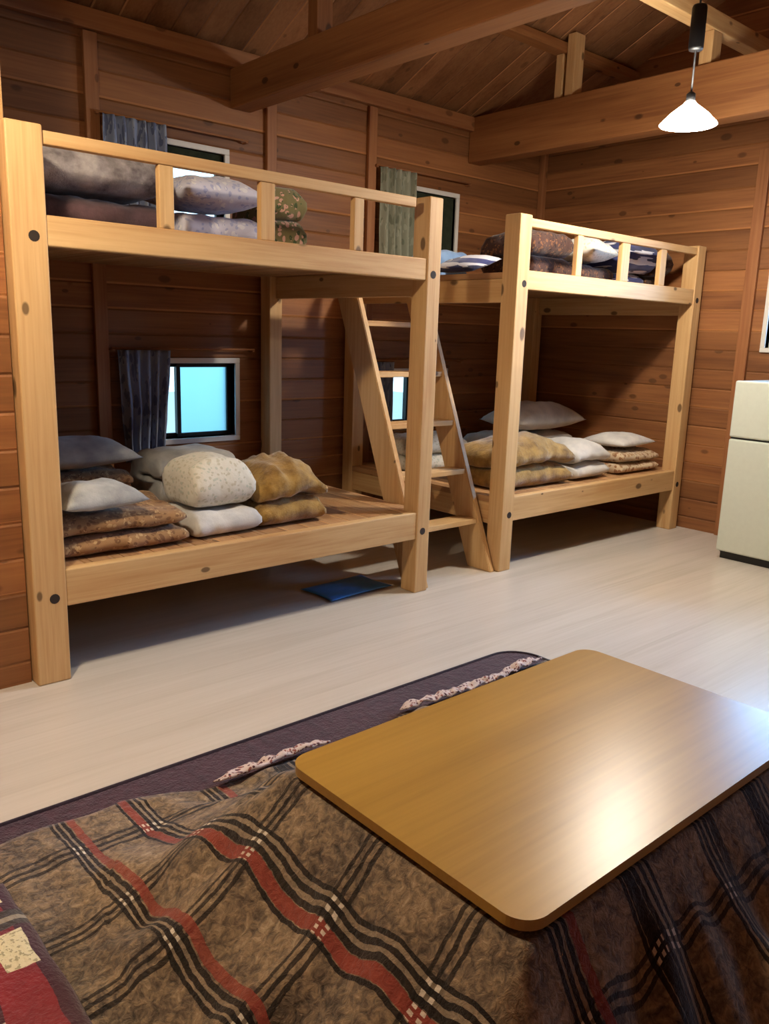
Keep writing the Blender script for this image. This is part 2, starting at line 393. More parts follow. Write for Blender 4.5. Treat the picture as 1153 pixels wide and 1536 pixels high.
tn = [2]
def trim(x0, x1, y0, y1, z0, z1, mat='trim', bev=.004):
    o = struct('trim_%d' % tn[0], box(x0, x1, y0, y1, z0, z1, bev), mat); tn[0] += 1; return o
for x, w in ((1.845, .075), (2.96, .07), (3.765, .07)): trim(x, x + w, YB - .03, YB - .001, 0, ZP - .115)
trim(0.95, XR - .001, YB - .05, YB - .001, ZP - .11, ZP - .012, 'trim_x')         # wall plate under the eaves
trim(XR - .05, XR - .001, YB - .05, YB - .002, 0, ZP - .115)                       # corner post
trim(XR - .03, XR - .001, 2.655, 2.735, 0, 2.60)                                   # batten beside the right window
trim(XR - .025, XR - .001, 2.86, 2.93, 0.0, 0.06, 'trim_y', .002) if False else None

# roof frame
def beam(name, bm, mat, label, cat, base): return tag(obj(name, bm, mat, None, base), label, cat)
beam('tie_beam', box(2.72, 2.86, YF + .001, YB - .002, 2.606, 2.82, .008), 'beam_y', 'dark brown timber tie beam crossing overhead above the near bunk', 'beam', (2.79, YB, 2.606))
beam('tie_beam', box(4.75, 4.89, YF + .001, YB - .002, 2.606, 2.92, .008), 'beam_y', 'orange brown timber tie beam behind the white pendant lamp', 'beam', (4.82, YB, 2.606))
PY = 3.76
beam('purlin', box(XL + .001, XR - .001, PY - .05, PY + .05, 3.195, roof_z(PY + .05) - .002, .005), 'beam_x', 'horizontal purlin under the sloping board ceiling, resting on the paired posts', 'beam', (2.8, PY, 3.195))
beam('purlin', box(XL + .001, XR - .001, 2.67, 2.76, 3.10, 3.20, .005), 'pine_x', 'pale timber bar running overhead past the top of the lamp cord', 'beam', (4.8, 2.71, 3.10))
sg = 'short posts standing on the tie beam'
beam('roof_post', box(4.77, 4.87, 3.64, 3.705, 2.921, roof_z(3.705) - .003, .004), 'pine_z', 'right one of the paired short posts on the orange tie beam', 'post', (4.82, 3.67, 2.92))
beam('roof_post', box(4.77, 4.87, 3.735, 3.79, 2.921, 3.194, .004), 'pine_z', 'left one of the paired short posts on the orange tie beam', 'post', (4.82, 3.76, 2.92))
beam('roof_post', box(4.77, 4.87, 2.675, 2.755, 2.921, 3.099, .004), 'pine_z', 'short orange post beside the lamp cord, holding up the pale bar', 'post', (4.82, 2.71, 2.92))
beam('roof_post', box(2.74, 2.84, 3.72, 3.80, 2.821, 3.194, .004), 'beam_z', 'dark short post on the brown tie beam above the near bunk', 'post', (2.79, 3.76, 2.82))
beam('roof_post', box(2.74, 2.84, 2.675, 2.755, 2.821, 3.099, .004), 'beam_z', 'short post on the brown tie beam under the pale bar', 'post', (2.79, 2.71, 2.82))

# ------------------------------------------------------------------ windows
def window_back(n, h, frosted, blind=None):
    x0, x1, z0, z1 = h; yf = YB
    bm = bmesh.new(); c = .032
    for a in ((x0 - c, x1 + c, z1, z1 + c), (x0 - c, x1 + c, z0 - c, z0), (x0 - c, x0, z0, z1), (x1, x1 + c, z0, z1)):
        add_box(bm, a[0], a[1], yf - .014, yf + .11, a[2], a[3], .003)
    w = struct('window_%d' % n, bm, 'white')
    xm = x0 + (x1 - x0) * .47
    for i, (a, b, y) in enumerate(((x0 + .002, xm + .02, yf + .075), (xm - .015, x1 - .002, yf + .045))):
        s = bmesh.new(); t = .026
        add_box(s, a, b, y, y + .022, z0 + .001, z0 + t, .002); add_box(s, a, b, y, y + .022, z1 - t, z1 - .001, .002)
        add_box(s, a, a + t, y, y + .022, z0 + t, z1 - t, .002); add_box(s, b - t, b, y, y + .022, z0 + t, z1 - t, .002)
        so = obj('sash', s, 'sash', w)
        obj('pane', box(a + t, b - t, y + .009, y + .013, z0 + t, z1 - t), 'frosted' if frosted and i else 'glass', so)
    if blind:
        b = bmesh.new(); add_box(b, x0 + .004, x1 - .004, yf + .018, yf + .024, blind, z1 - .002); add_tube(b, [(x0 + .004, yf + .021, blind), (x1 - .004, yf + .021, blind)], .008, 8)
        bo = obj('blind', b, 'blind', w); bo['label'] = 'dark green roller blind'
    return w
window_back(1, WIN_B[0], True); window_back(2, WIN_B[1], False, 2.25); window_back(3, WIN_B[2], True); window_back(4, WIN_B[3], False, 1.95)
def window_right(n, h):
    y0, y1, z0, z1 = h; bm = bmesh.new(); c = .03; xf = XR
    for a in ((y0 - c, y1 + c, z1, z1 + c), (y0 - c, y1 + c, z0 - c, z0), (y0 - c, y0, z0, z1), (y1, y1 + c, z0, z1)):
        add_box(bm, xf - .014, xf + .11, a[0], a[1], a[2], a[3], .003)
    w = struct('window_%d' % n, bm, 'white'); ym = (y0 + y1) / 2
    for a, b, x in ((y0 + .002, ym + .015, xf + .075), (ym - .015, y1 - .002, xf + .045)):
        s = bmesh.new(); t = .024
        add_box(s, x, x + .022, a, b, z0 + .001, z0 + t); add_box(s, x, x + .022, a, b, z1 - t, z1 - .001)
        add_box(s, x, x + .022, a, a + t, z0 + t, z1 - t); add_box(s, x, x + .022, b - t, b, z0 + t, z1 - t)
        so = obj('sash', s, 'white', w)
        obj('pane', box(x + .009, x + .013, a + t, b - t, z0 + t, z1 - t), 'glass', so)
window_right(5, WIN_R[0]); window_right(6, WIN_R[1])

# ground outside
g = bmesh.new(); add_box(g, -12, 18, YB + .3, 22, -0.7, -0.5); M['ground'] = plain('outside_ground', srgb(170, 176, 170), .9, bscale=3)
go = struct('ground_outside', g, 'ground')

# ------------------------------------------------------------------ curtains
def curtain(name, x0, x1, z0, z1, mat, label, folds, seed, gather=0.0, rl=.90):
    rod = thing('curtain_rod', ((x0 + x1) / 2, YB - .05, z1), label[1], 'curtain rod')
    b = bmesh.new(); add_tube(b, [(x0 - .03, YB - .045, z1 + .006), (x0 + rl, YB - .045, z1 + .006)], .006, 8); obj('pole', b, 'trim_x', rod)
    for xx in (x0 - .02, x0 + rl - .01):
        b = bmesh.new(); add_box(b, xx - .008, xx + .008, YB - .051, YB - .001, z1 - .008, z1 + .0, .002); obj('bracket', b, 'trim_x', rod)
    bm = bmesh.new(); nu, nv = 90, 26; rnd = random.Random(seed); ph = rnd.random() * 6
    grid = []
    for j in range(nv + 1):
        t = j / nv; row = []
        for i in range(nu + 1):
            s = i / nu
            wd = 1 - gather * t * (0.6 + .4 * t)
            x = x0 + (x1 - x0) * (0.5 * (1 - wd) * .6 + s * wd) + .010 * noise.noise((s * 6, t * 3, seed))
            amp = .018 + .012 * t
            y = YB - .068 - .012 * t + amp * math.sin(s * folds * 2 * math.pi + ph + .8 * noise.noise((s * 3, t * 1.5, seed + 5))) * (0.85 + .3 * noise.noise((s * 5, 0, seed)))
            z = z1 - .004 - (z1 - z0) * t + .006 * math.sin(s * folds * 2 * math.pi) * t
            row.append(bm.verts.new((x, min(y, YB - .026), z)))
        grid.append(row)
    for j in range(nv):
        for i in range(nu): bm.faces.new((grid[j][i], grid[j][i + 1], grid[j + 1][i + 1], grid[j + 1][i])).smooth = True
    o = obj('curtain', bm, mat, None, ((x0 + x1) / 2, YB - .06, z1)); tag(o, label[0], 'curtain')
    sm = o.modifiers.new('thick', 'SOLIDIFY'); sm.thickness = .003; sm.offset = 0
curtain('c', 1.955, 2.275, .575, 1.215, 'curtain', ('slate blue patterned curtain gathered at the lower window above the near bunk bedding', 'wooden curtain rod over the lower window behind the near bunk'), 5, 1, .28)
curtain('c', 1.915, 2.27, 1.84, 2.43, 'curtain', ('dark striped curtain bunched high behind the near upper bunk rail', 'curtain rod over the high window behind the near upper bunk'), 6, 2, .05)
curtain('c', 3.85, 4.02, .52, 1.15, 'curtain', ('grey blue curtain seen through the ladder, at the lower window', 'curtain rod over the lower window behind the ladder'), 4, 3, .1)
curtain('c', 3.85, 4.19, 1.78, 2.45, 'green_curtain', ('sage green curtain at the high window beside the post of the ladder', 'curtain rod over the high window above the ladder'), 5, 4, .06)

# ------------------------------------------------------------------ bunk beds
Y0, DP = 3.01, .11                                   # front plane, post depth
def bunk(xl0, xl1, xr0, xr1, label, bal, rail_end, holes=True):
    t = thing('bunk_bed', ((xl0 + xr1) / 2, (Y0 + YB) / 2, 0), label, 'bunk bed', 'timber bunk beds along the back wall')
    yb0, yb1 = YB - .145, YB - .04
    H = 2.0
    for (x0, x1, y0, y1, fr) in ((xl0, xl1, Y0, Y0 + DP, 1), (xr0, xr1, Y0, Y0 + DP, 1), (xl0, xl1, yb0, yb1, 0), (xr0, xr1, yb0, yb1, 0)):
        p = obj('post', box(x0, x1, y0, y1, 0.0, H if fr else 1.72, .006), 'pine_z', t)
        if fr:
            for zc in (1.637, .335):
                b = bmesh.new(); xm = x0 + (x1 - x0) * (.62 if x0 == xl0 else .45)
                add_tube(b, [(xm, y0 + .012, zc), (xm, y0 - .001, zc)], .019, 14); obj('bolt_hole', b, 'hole', p)
    a, b_ = xl1, xr0
    obj('lower_rail', box(a, b_, Y0 + .006, Y0 + .056, .295, .439, .005), 'pine_x', t)
    obj('upper_rail', box(a, b_, Y0 + .006, Y0 + .056, 1.608, 1.711, .005), 'pine_x', t)
    obj('guard_rail', box(a + .001, rail_end, Y0 + .012, Y0 + .050, 1.940, 1.985, .004), 'pine_x', t)
    for x0, x1 in bal: obj('baluster', box(x0, x1, Y0 + .016, Y0 + .048, 1.712, 1.939, .003), 'pine_z', t)
    for z0, z1, nm in ((.40, .434, 'lower_deck'), (1.665, 1.697, 'upper_deck')):
        d = bmesh.new(); n = 14; x = a + .001; w = (b_ - a - .002) / n
        add_box(d, xl0 + .006, xl1, Y0 + DP + .002, yb0 - .002, z0, z1)
        for i in range(n): add_box(d, x + i * w + .0015, x + (i + 1) * w - .0015, Y0 + .058, YB - .055, z0, z1, .002)
        add_box(d, xr0, xr1 - .006, Y0 + DP + .002, yb0 - .002, z0, z1)
        obj(nm, d, 'deck', t)
        for xx0, xx1 in ((xl0 + .012, xl0 + .048), (xr1 - .048, xr1 - .012)):
            obj('end_rail', box(xx0, xx1, Y0 + DP + .001, yb0 - .001, z0 - .13, z0 - .001, .004), 'pine_y', t)
    return t
bunk(.955, 1.078, 2.903, 2.995, 'near timber bunk bed with thick knotty front post and gap at right of guard rail', [(1.506, 1.566), (1.955, 2.025), (2.45, 2.505)], 2.825)
bunk(3.581, 3.682, 5.476, 5.576, 'far timber bunk bed standing in the corner against the right wall', [(4.125, 4.178), (4.585, 4.668), (5.03, 5.10)], 5.475)

# ladder in the gap between the bunks
lad = thing('ladder', (3.28, 3.05, 0), 'leaning wooden ladder with flat treads in the gap between the two bunks', 'ladder')
def stile(x0, x1):
    b = bmesh.new(); k = .405; y0, dpt, zt = 3.035, .185, 1.80
    q = [(y0, 0), (y0 + dpt, 0), (y0 + dpt + k * zt, zt), (y0 + k * zt, zt)]
    A = [b.verts.new((x0, y, z)) for y, z in q]; B = [b.verts.new((x1, y, z)) for y, z in q]
    b.faces.new(A); b.faces.new(B[::-1])
    for i in range(4): b.faces.new((A[i], B[i], B[(i + 1) % 4], A[(i + 1) % 4]))
    bmesh.ops.bevel(b, geom=list(b.edges), offset=.004, segments=2, affect='EDGES')
    return b
obj('stile', stile(2.999, 3.035), 'pine_z', lad); obj('stile', stile(3.536, 3.572), 'pine_z', lad)
for z in (.285, .565, .84, 1.12, 1.40, 1.67):
    y = 3.035 + .405 * z
    obj('rung', box(3.036, 3.535, y + .012, y + .14, z - .015, z + .015, .004), 'pine_x', lad)

# ------------------------------------------------------------------ bedding
def xf(bm, c, rz=0, rx=0, ry=0):
    m = Matrix.Translation(c) @ Matrix.Rotation(rz, 4, 'Z') @ Matrix.Rotation(rx, 4, 'X') @ Matrix.Rotation(ry, 4, 'Y')
    bmesh.ops.transform(bm, matrix=m, verts=bm.verts); return bm
def pillow_bm(w, d, h, seed=0, p=2.6, n=26):
    bm = bmesh.new(); sh = []
    for sgn in (1, -1):
        g = []
        for j in range(n + 1):
            row = []
            for i in range(n + 1):
                u, v = -1 + 2 * i / n, -1 + 2 * j / n
                e = max(0, (1 - abs(u) ** p) * (1 - abs(v) ** p)) ** .55
                x = w / 2 * u * (1 - .07 * (1 - v * v)) ; y = d / 2 * v * (1 - .07 * (1 - u * u))
                wr = noise.noise((u * 1.6 + seed * 7.1, v * 1.6, sgn * 1.3)) * .16 + noise.noise((u * 4 + seed, v * 4, sgn * 2)) * .07
                z = sgn * h / 2 * e * (1 + wr)
                if sgn < 0: z *= .55
                edge = i in (0, n) or j in (0, n)
                row.append(sh[0][j][i] if (edge and sgn < 0) else bm.verts.new((x, y, z)))
            g.append(row)
        sh.append(g)
        for j in range(n):
            for i in range(n):
                q = (g[j][i], g[j][i + 1], g[j + 1][i + 1], g[j + 1][i])
                try: bm.faces.new(q if sgn > 0 else q[::-1]).smooth = True
                except ValueError: pass
    bmesh.ops.translate(bm, verts=bm.verts, vec=(0, 0, h * .275))
    return bm
def folded_bm(w, d, h, layers, seed=0, wr=1.0, crown=0.0, nl=34):
    """a quilt folded in `layers`; folds face -y and +y in turn; crown lifts the middle of the top"""
    bm = bmesh.new(); t = h / layers; path = []
    for k in range(layers):
        y0, y1 = -d / 2 + t / 2, d / 2 - t / 2
        ys = [y0 + (y1 - y0) * i / 12 for i in range(13)]
        if k % 2: ys = ys[::-1]
        path += [(y, (k + .5) * t) for y in ys]
        if k < layers - 1:
            yc, sg = ys[-1], (1 if ys[-1] > 0 else -1)
            for i in range(1, 6):
                a = -math.pi / 2 + math.pi * i / 6; path.append((yc + sg * t / 2 * math.cos(a), (k + 1) * t + t / 2 * math.sin(a)))
    P = [Vector((0, a, b)) for a, b in path]; m = len(P); rings = []
    for s in range(nl + 1):
        u = -1 + 2 * s / nl; en = (1 - abs(u) ** 9) ** .45 if abs(u) < 1 else 0.0
        half = t / 2 * (.60 + .38 * en); up, dn = [], []
        for i in range(m):
            dr = (P[min(i + 1, m - 1)] - P[max(i - 1, 0)]).normalized(); nr = Vector((0, -dr.z, dr.y))
            endf = min(i, m - 1 - i); hh = half * (0.35 if endf == 0 else .8 if endf == 1 else 1)
            for sg, L in ((1, up), (-1, dn)):
                q = P[i] + sg * nr * hh
                q.x = w / 2 * u
                fz = q.z / h
                nz = noise.noise((q.x * 5 + seed * 3, q.y * 5, q.z * 4 + seed)); n2 = noise.noise((q.x * 14, q.y * 14 + seed, q.z * 14))
                q.x += .030 * nz * w + .012 * n2 * wr; q.y += (.05 * noise.noise((q.x * 4, q.z * 9, seed + 9)) + .02 * n2) * min(d, .4)
                q.z += fz * (crown * (1 - u * u) * (1 - (2 * q.y / d) ** 2 * .8) + .10 * h * nz) + .012 * n2 * fz * wr + (.012 * noise.noise((q.x * 22, q.y * 8 + seed, 3)) * fz * (wr - 1))
                q.z = max(q.z, .001)
                L.append(bm.verts.new(q))
        rings.append((up, dn))
    for a, b in zip(rings, rings[1:]):
        for i in range(m - 1):
            bm.faces.new((a[0][i], a[0][i + 1], b[0][i + 1], b[0][i])); bm.faces.new((a[1][i + 1], a[1][i], b[1][i], b[1][i + 1]))
        bm.faces.new((a[0][0], b[0][0], b[1][0], a[1][0])); bm.faces.new((a[0][-1], a[1][-1], b[1][-1], b[0][-1]))
    for r in (rings[0], rings[-1]):
        for i in range(m - 1): bm.faces.new((r[0][i], r[1][i], r[1][i + 1], r[0][i + 1]))
    for f in bm.faces: f.smooth = True
    return bm
def bed(name, bm, c, mat, label, cat, rz=0, rx=0, ry=0, group=None):
    xf(bm, c, rz, rx, ry); o = obj(name, bm, mat, None, c, smooth=True); tag(o, label, cat, group); return o

L, U = .436, 1.699
# near bunk, lower deck
bed('folded_futon', folded_bm(.54, .50, .165, 2, 1), (1.37, 3.325, L), 'brown_print', 'brown printed futon folded flat at the front left of the near lower bunk', 'futon')
bed('pillow', pillow_bm(.36, .30, .14, 3), (1.27, 3.22, L + .186), 'grey_cloth', 'pale grey pillow lying on the front of the brown printed futon', 'pillow', .1, .02)
bed('folded_futon', folded_bm(.60, .46, .20, 2, 2), (1.46, 4.08, L), 'brown_print', 'brown futon folded high behind, under the rear grey pillow', 'futon')
bed('pillow', pillow_bm(.62, .42, .19, 4), (1.47, 4.02, L + .225), 'grey_cloth', 'large grey pillow on the rear futon, below the curtain', 'pillow', -.05)
bed('folded_blanket', folded_bm(.46, .40, .25, 2, 5, crown=.02), (2.12, 4.0, L), 'grey_cloth', 'grey brown blanket folded beneath the lower window behind the white futon', 'blanket')
bed('folded_sheet', folded_bm(.33, .50, .105, 1, 61), (1.855, 3.325, L), 'white_cloth', 'plain white sheet folded flat under the rounded white futon of the near bunk', 'sheet', .03)
bed('folded_futon', folded_bm(.315, .48, .175, 1, 6, crown=.045), (1.865, 3.335, L + .122), 'white_print', 'white printed futon folded into a rounded dome on the near lower bunk', 'futon', .04)
bed('folded_blanket', folded_bm(.36, .54, .21, 2, 8, wr=2.6, crown=.10), (2.245, 3.36, L), 'mustard', 'mustard yellow blanket folded beside the white bundle on the near bunk', 'blanket', -.05)
# far bunk, lower deck
bed('folded_blanket', folded_bm(.66, .52, .22, 2, 11, wr=1.8, crown=.10), (4.06, 3.335, L), 'mustard', 'mustard yellow blanket in a rounded fold at the front of the far lower bunk', 'blanket')
bed('folded_futon', folded_bm(.36, .56, .20, 2, 12, crown=.06), (4.63, 3.36, L), 'white_cloth', 'white futon folded between the mustard blanket and the cream futon', 'futon', .03)
bed('folded_futon', folded_bm(.48, .46, .15, 2, 13), (5.18, 3.31, L), 'cream_print', 'cream and brown printed futon folded at the wall end of the far lower bunk', 'futon')
bed('pillow', pillow_bm(.46, .36, .12, 14), (5.17, 3.31, L + .172), 'white_cloth', 'flat white pillow on the cream futon by the right wall', 'pillow', .05)
bed('folded_futon', folded_bm(.80, .46, .20, 2, 15), (5.02, 4.08, L), 'white_cloth', 'white futon stacked at the back of the far lower bunk', 'futon')
bed('pillow', pillow_bm(.80, .42, .27, 16), (5.06, 4.0, L + .225), 'white_cloth', 'big white pillow topmost at the back of the far lower bunk', 'pillow', .02)
bed('folded_futon', folded_bm(.50, .46, .20, 2, 17, crown=.05), (3.98, 4.06, L), 'white_print', 'white futon end visible through the ladder treads', 'futon')
# near bunk, upper deck
bed('folded_futon', folded_bm(.50, .56, .13, 1, 21), (1.39, 3.46, U), 'plum', 'dark plum futon folded at the left end of the near upper bunk', 'futon')
bed('folded_blanket', folded_bm(.50, .52, .15, 1, 22, crown=.02), (1.39, 3.44, U + .150), 'grey_stripe', 'grey striped blanket folded on top of the plum futon', 'blanket')
bed('folded_futon', folded_bm(.38, .52, .13, 1, 23), (1.93, 3.46, U), 'lavender', 'lavender white printed quilt folded on the near upper bunk, lower of two', 'quilt')
bed('pillow', pillow_bm(.42, .44, .19, 24), (1.93, 3.44, U + .150), 'lavender', 'puffy lavender white pillow on the folded quilt of the near upper bunk', 'pillow')
bed('folded_blanket', folded_bm(.20, .36, .29, 2, 25), (2.29, 3.42, U), 'floral', 'green and pink floral blanket bundle beside the third baluster of the near bunk', 'blanket')
# far bunk, upper deck
bed('folded_blanket', folded_bm(.40, .46, .27, 2, 31, crown=.02), (4.21, 3.42, U), 'dark_print', 'dark brown printed blanket behind the first opening of the far upper rail', 'blanket')
bed('folded_futon', folded_bm(.36, .50, .12, 1, 37), (4.66, 3.44, U), 'dark_print', 'dark brown printed futon under the white pillow of the far upper bunk', 'futon')
bed('pillow', pillow_bm(.34, .34, .20, 32), (4.65, 3.36, U + .140), 'white_print', 'white pillow behind the second opening of the far upper rail', 'pillow', .1)
bed('folded_futon', folded_bm(.36, .50, .30, 3, 33), (5.06, 3.46, U), 'navy_print', 'navy and white futon stack behind the third opening of the far upper rail', 'futon')
bed('folded_blanket', folded_bm(.18, .40, .27, 3, 34), (5.36, 3.42, U), 'dark_print', 'dark brown blanket at the right wall end of the far upper bunk', 'blanket')
bed('folded_futon', folded_bm(.27, .32, .20, 2, 35), (4.10, 4.10, U), 'blue_cloth', 'pale blue futon on the ladder end of the far upper bunk', 'futon')
bed('pillow', pillow_bm(.30, .34, .10, 36), (3.82, 3.62, U + .045), 'navy_print', 'navy patterned pillow tilted at the ladder end of the far upper bunk', 'pillow', .1, 0, -.3)

M['blue_light_patch'] = plain('blue_window_light', srgb(70, 150, 245), .45, bump=.2, bscale=14)  # added flat solid standing in for window light reflected on the floor, coloured blue
bm = pillow_bm(.44, .26, .03, 51); xf(bm, (2.66, 3.28, 0.001), .05); tag(obj('window_light_patch', bm, 'blue_light_patch', None, (2.66, 3.28, 0), smooth=True), 'flat bright blue patch for window light reflected on the floor under the near bunk by its right post', 'reflection')

# ------------------------------------------------------------------ refrigerator
fr = thing('refrigerator', (5.32, 2.14, 0), 'white two door refrigerator standing against the right wall', 'refrigerator')
fx, fy0, fy1 = 5.01, 1.86, 2.42
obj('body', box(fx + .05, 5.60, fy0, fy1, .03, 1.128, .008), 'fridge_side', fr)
obj('door', box(fx, fx + .045, fy0, fy1, .05, .770, .010), 'fridge', fr)
obj('door', box(fx, fx + .045, fy0, fy1, .782, 1.13, .010), 'fridge', fr)
obj('hinge_gap', box(fx + .012, fx + .049, fy0 + .006, fy1 - .006, .7705, .7815), 'black', fr)
obj('plinth', box(fx + .03, 5.58, fy0 + .02, fy1 - .02, 0.0, .0495), 'black', fr)

# ------------------------------------------------------------------ pendant lamps
def shade_mat():
    k = N('white_glass_shade'); k.b.inputs['Base Color'].default_value = (.95, .93, .88, 1); k.b.inputs['Transmission Weight'].default_value = .0
    k.b.inputs['Emission Color'].default_value = (1.0, .93, .80, 1); k.b.inputs['Emission Strength'].default_value = 55.0
    tc = k.n('ShaderNodeTexCoord'); n = k.noise(tc.outputs['Object'], 20, 2); k.bump(n.outputs[0], .05, .002); return k.m
M['shade'] = shade_mat()
def pendant(c, label, ztop, power=LAMP_POWER, color=LAMP_COLOR):
    x, y, z = c; t = thing('pendant_lamp', (x, y, z - .05), label, 'lamp')
    s = bmesh.new()
    add_lathe(s, (x, y, z), [(.138, -.046), (.134, -.040), (.090, .004), (.052, .034), (.030, .050), (.024, .060)], 44)
    so = obj('lamp_shade', s, 'shade', t); sm = so.modifiers.new('thick', 'SOLIDIFY'); sm.thickness = .004
    b = bmesh.new(); add_lathe(b, (x, y, z + .03), [(.001, -.035), (.012, -.032), (.020, -.018), (.020, -.004), (.012, .014), (.010, .024)], 24)
    M.setdefault('bulb', None)
    if M['bulb'] is None:
        k = N('lit_bulb'); k.b.inputs['Emission Color'].default_value = (1, .9, .72, 1); k.b.inputs['Emission Strength'].default_value = 30; M['bulb'] = k.m
        tc = k.n('ShaderNodeTexCoord'); n = k.noise(tc.outputs['Object'], 20, 2); k.bump(n.outputs[0], .02, .001)
    obj('bulb', b, 'bulb', t)
    b = bmesh.new(); add_lathe(b, (x, y, z + .055), [(.001, .0), (.022, .0), (.022, .04), (.010, .05), (.001, .05)], 20); obj('socket', b, 'black', t)
    b = bmesh.new(); add_tube(b, [(x, y, z + .106), (x, y, ztop - .03)], .005, 8); obj('cord', b, 'black', t)
    b = bmesh.new(); add_lathe(b, (x, y, z + .29), [(.001, 0), (.032, .002), (.036, .012), (.036, .19), (.032, .20), (.001, .202)], 24); obj('cord_adjuster', b, 'black', t)
    b = bmesh.new(); add_lathe(b, (x, y, ztop - .03), [(.001, 0), (.045, 0), (.05, .01), (.05, .024), (.001, .028)], 24); obj('ceiling_rose', b, 'black', t)
    d = bpy.data.lights.new('lamp_light', 'POINT'); d.energy = power; d.color = color; d.shadow_soft_size = .05
    lo = bpy.data.objects.new('lamp_light', d); COL.objects.link(lo); lo.parent = t; lo.location = (0, 0, .006)
    return t
pendant((4.0, 2.33, 2.45), 'lit white cone pendant lamp hanging on a black cord before the orange beam', roof_z(2.33) - .002)
pendant((0.45, 2.15, 2.42), 'second white pendant lamp hanging before the partition beside the near bunk', roof_z(2.15) - .002, 66.0, (1.0, 0.78, 0.50))

# ------------------------------------------------------------------ rug, kotatsu table, quilt, blanket
def rounded_slab(x0, x1, y0, y1, z0, z1, r, seg=10, bev=.004):
    bm = bmesh.new(); pts = []
    for cx, cy, a0 in ((x1 - r, y1 - r, 0), (x0 + r, y1 - r, 90), (x0 + r, y0 + r, 180), (x1 - r, y0 + r, 270)):
        for i in range(seg + 1): a = R(a0 + 90 * i / seg); pts.append((cx + r * math.cos(a), cy + r * math.sin(a)))
    lo = [bm.verts.new((x, y, z0)) for x, y in pts]; hi = [bm.verts.new((x, y, z1)) for x, y in pts]
    bm.faces.new(hi); bm.faces.new(lo[::-1]); n = len(pts)
    for i in range(n): bm.faces.new((lo[i], lo[(i + 1) % n], hi[(i + 1) % n], hi[i]))
    if bev: 
        es = [e for e in bm.edges if len(e.link_faces) == 2 and any(len(f.verts) > 4 for f in e.link_faces)]
        bmesh.ops.bevel(bm, geom=es, offset=bev, segments=2, affect='EDGES')
    return bm
rug = thing('rug', (1.5, 1.1, 0), 'dark plum rug with rounded corners on the pale floor under the quilt', 'rug')
obj('pile', rounded_slab(.285, 2.705, -.18, 2.155, .001, .012, .13, bev=.003), 'rug', rug)
bm = bmesh.new()
ring = []
x0, x1, y0, y1, r = .28, 2.71, -.185, 2.16, .135
for cx, cy, a0 in ((x1 - r, y1 - r, 0), (x0 + r, y1 - r, 90), (x0 + r, y0 + r, 180), (x1 - r, y0 + r, 270)):
    for i in range(13): a = R(a0 + 90 * i / 12); ring.append((cx + r * math.cos(a), cy + r * math.sin(a), .009))
add_tube(bm, ring + [ring[0]], .009, 8); obj('binding', bm, 'rug_edge', rug)

TX0, TX1, TY0, TY1, TZ = .990, 2.155, .722, 1.430, .38
kt = thing('low_table', ((TX0 + TX1) / 2, (TY0 + TY1) / 2, 0), 'low kotatsu table with glossy golden wood top and rounded corners', 'table')
obj('tabletop', rounded_slab(TX0, TX1, TY0, TY1, TZ - .022, TZ, .055, 10, .005), 'table', kt)
for px in (TX0 + .10, TX1 - .15):
    for py in (TY0 + .10, TY1 - .15): obj('leg', box(px, px + .05, py, py + .05, .013, TZ - .058, .006), 'table', kt)

QX0, QX1, QY0, QY1 = .40, 2.66, .20, 1.945
def prof(d):                                          # height of the quilt over the floor at distance d outside the table edge
    if d <= -.02: return TZ - .036
    d = max(d, 0); s = min(d / .46, 1.0)
    return .030 + (TZ - .036 - .030) * (1 - s) ** 1.55
def sdist(x, y):
    dx = max(TX0 - .0 - x, x - TX1, 0); dy = max((TY0 - y) * 1.55, y - TY1, 0)
    return math.hypot(dx, dy)
def arc(d):                                           # developed length along the fall
    n = 24; s = 0; p = prof(0)
    for i in range(1, n + 1): q = prof(d * i / n); s += math.hypot(d / n, q - p); p = q
    return s
qb = bmesh.new(); uvl = None
nx, ny = 190, 170; G = []; UV = {}
def q_z(x, y):
    d = sdist(x, y); z = prof(d)
    w = min(1, d / .12)
    ang = math.atan2(y - (TY0 + TY1) / 2, x - (TX0 + TX1) / 2)
    pl = noise.noise((x * 4.2, y * 4.2, 1.7)) * .038 + noise.noise((x * 9, y * 9, 4.2)) * .020 + abs(noise.noise((x * 6, y * 6, 9.2))) * .022
    pl += .020 * math.sin(ang * 23 + 2 * noise.noise((x * 3, y * 3, 0))) * min(1, d / .25) * (1 if d < .4 else .5)
    z += w * pl * (1.0 if d < .42 else .65)
    ed = min(x - QX0, QX1 - x, y - QY0, QY1 - y)
    z *= 1 - .45 * max(0, 1 - ed / .03) if z < .12 else 1
    return max(z, .030)
for j in range(ny + 1):
    row = []
    for i in range(nx + 1):
        x = QX0 + (QX1 - QX0) * i / nx; y = QY0 + (QY1 - QY0) * j / ny
        wx, wy = x, y
        if i == 0 or i == nx or j == 0 or j == ny: pass
        ed = 1.0
        x2 = x + (.03 * noise.noise((y * 5, 3.1, 0)) if i < 12 or i > nx - 12 else 0); y2 = y + (.028 * noise.noise((x * 4.5, 7.7, 0)) if j < 10 or j > ny - 10 else 0)
        if j > ny - 40: y2 += (j - ny + 40) / 40 * .10 * max(0, min(1, (1.05 - x) / .2))
        # rounded quilt corners
        v = qb.verts.new((x2, y2, q_z(x, y)))
        u = TX0 - arc(TX0 - x) if x < TX0 else (TX1 + arc(x - TX1) if x > TX1 else x)
        vv = TY0 - arc((TY0 - y) * 1.3) if y < TY0 else (TY1 + arc(y - TY1) if y > TY1 else y)
        UV[v] = (u, vv); row.append(v)
    G.append(row)
for j in range(ny):
    for i in range(nx): qb.faces.new((G[j][i], G[j][i + 1], G[j + 1][i + 1], G[j + 1][i])).smooth = True
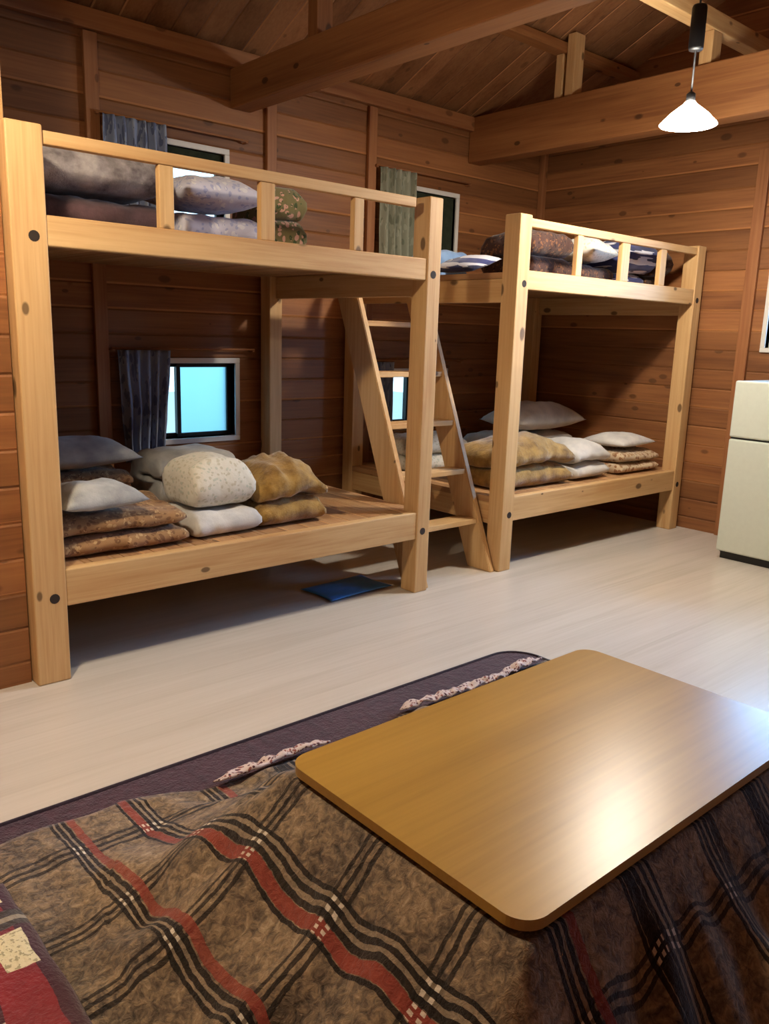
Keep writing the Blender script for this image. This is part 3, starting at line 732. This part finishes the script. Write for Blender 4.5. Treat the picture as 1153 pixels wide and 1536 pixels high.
uvl = qb.loops.layers.uv.new('UVMap')
for f in qb.faces:
    for lp in f.loops: lp[uvl].uv = UV[lp.vert]
qt = thing('kotatsu_quilt', ((QX0 + QX1) / 2, (QY0 + QY1) / 2, 0), 'brown plaid fleece quilt with red and black stripes spread from under the low table', 'quilt')
qo = obj('cover', qb, 'plaid', qt); sm = qo.modifiers.new('thick', 'SOLIDIFY'); sm.thickness = .012; sm.offset = -1
# printed lining turned out along the back hem
def hem(xa, xb, seed):
    hb = bmesh.new(); n = int((xb - xa) / .008); rows = []
    for i in range(n + 1):
        x = xa + (xb - xa) * i / n; e = min(1, min(i, n - i) / 8)
        yb = QY1 - .02 + .028 * noise.noise((x * 4.5, 7.7, 0)); r = []
        for k in range(9):
            t = k / 8
            r.append(hb.verts.new((x + .01 * noise.noise((x * 20, t * 2, seed)), yb + .062 * t * (.6 + .4 * e) + .012 * noise.noise((x * 14, t, seed)),
                                   .058 + (.010 * math.sin(t * math.pi) + .020 * noise.noise((x * 26, t * 3, seed + 4))) * e - .022 * t)))
        rows.append(r)
    for a, b in zip(rows, rows[1:]):
        for k in range(8): hb.faces.new((a[k], b[k], b[k + 1], a[k + 1])).smooth = True
    h = obj('lining_hem', hb, 'lining', qt); h['label'] = 'rose printed lining turned out at the hem'
    sm = h.modifiers.new('thick', 'SOLIDIFY'); sm.thickness = .006; sm.offset = 0
hem(1.10, 1.50, 2); hem(1.86, 2.62, 5)

bb = bmesh.new(); nx, ny = 60, 80; G = []; UV = {}
BX0, BX1, BY0, BY1 = -.35, .475, .75, 1.80
for sgn in (1, 0):
    g = []
    for j in range(ny + 1):
        row = []
        for i in range(nx + 1):
            x = BX0 + (BX1 - BX0) * i / nx; y = BY0 + (BY1 - BY0) * j / ny
            e = min(x - BX0, BX1 - x, y - BY0, BY1 - y); t = min(1, max(0, e) / .06); bul = math.sqrt(1 - (1 - t) ** 2)
            z = .066 + (.055 * bul + .010 * noise.noise((x * 7, y * 7, 3)) * t if sgn else -.002)
            edge = i in (0, nx) or j in (0, ny)
            if edge and not sgn: v = G[0][j][i]
            else: v = bb.verts.new((x + .015 * noise.noise((y * 6, 2, 1)), y + .015 * noise.noise((x * 6, 5, 1)), z)); UV[v] = (x, y)
            row.append(v)
        g.append(row)
    G.append(g)
    for j in range(ny):
        for i in range(nx):
            q = (g[j][i], g[j][i + 1], g[j + 1][i + 1], g[j + 1][i])
            try: bb.faces.new(q if sgn else q[::-1]).smooth = True
            except ValueError: pass
uvl = bb.loops.layers.uv.new('UVMap')
for f in bb.faces:
    for lp in f.loops: lp[uvl].uv = UV[lp.vert]
tag(obj('folded_blanket', bb, 'blanket', None, (.06, 1.27, .066)), 'dark red blanket with cream check lying on the left edge of the plaid quilt', 'blanket')
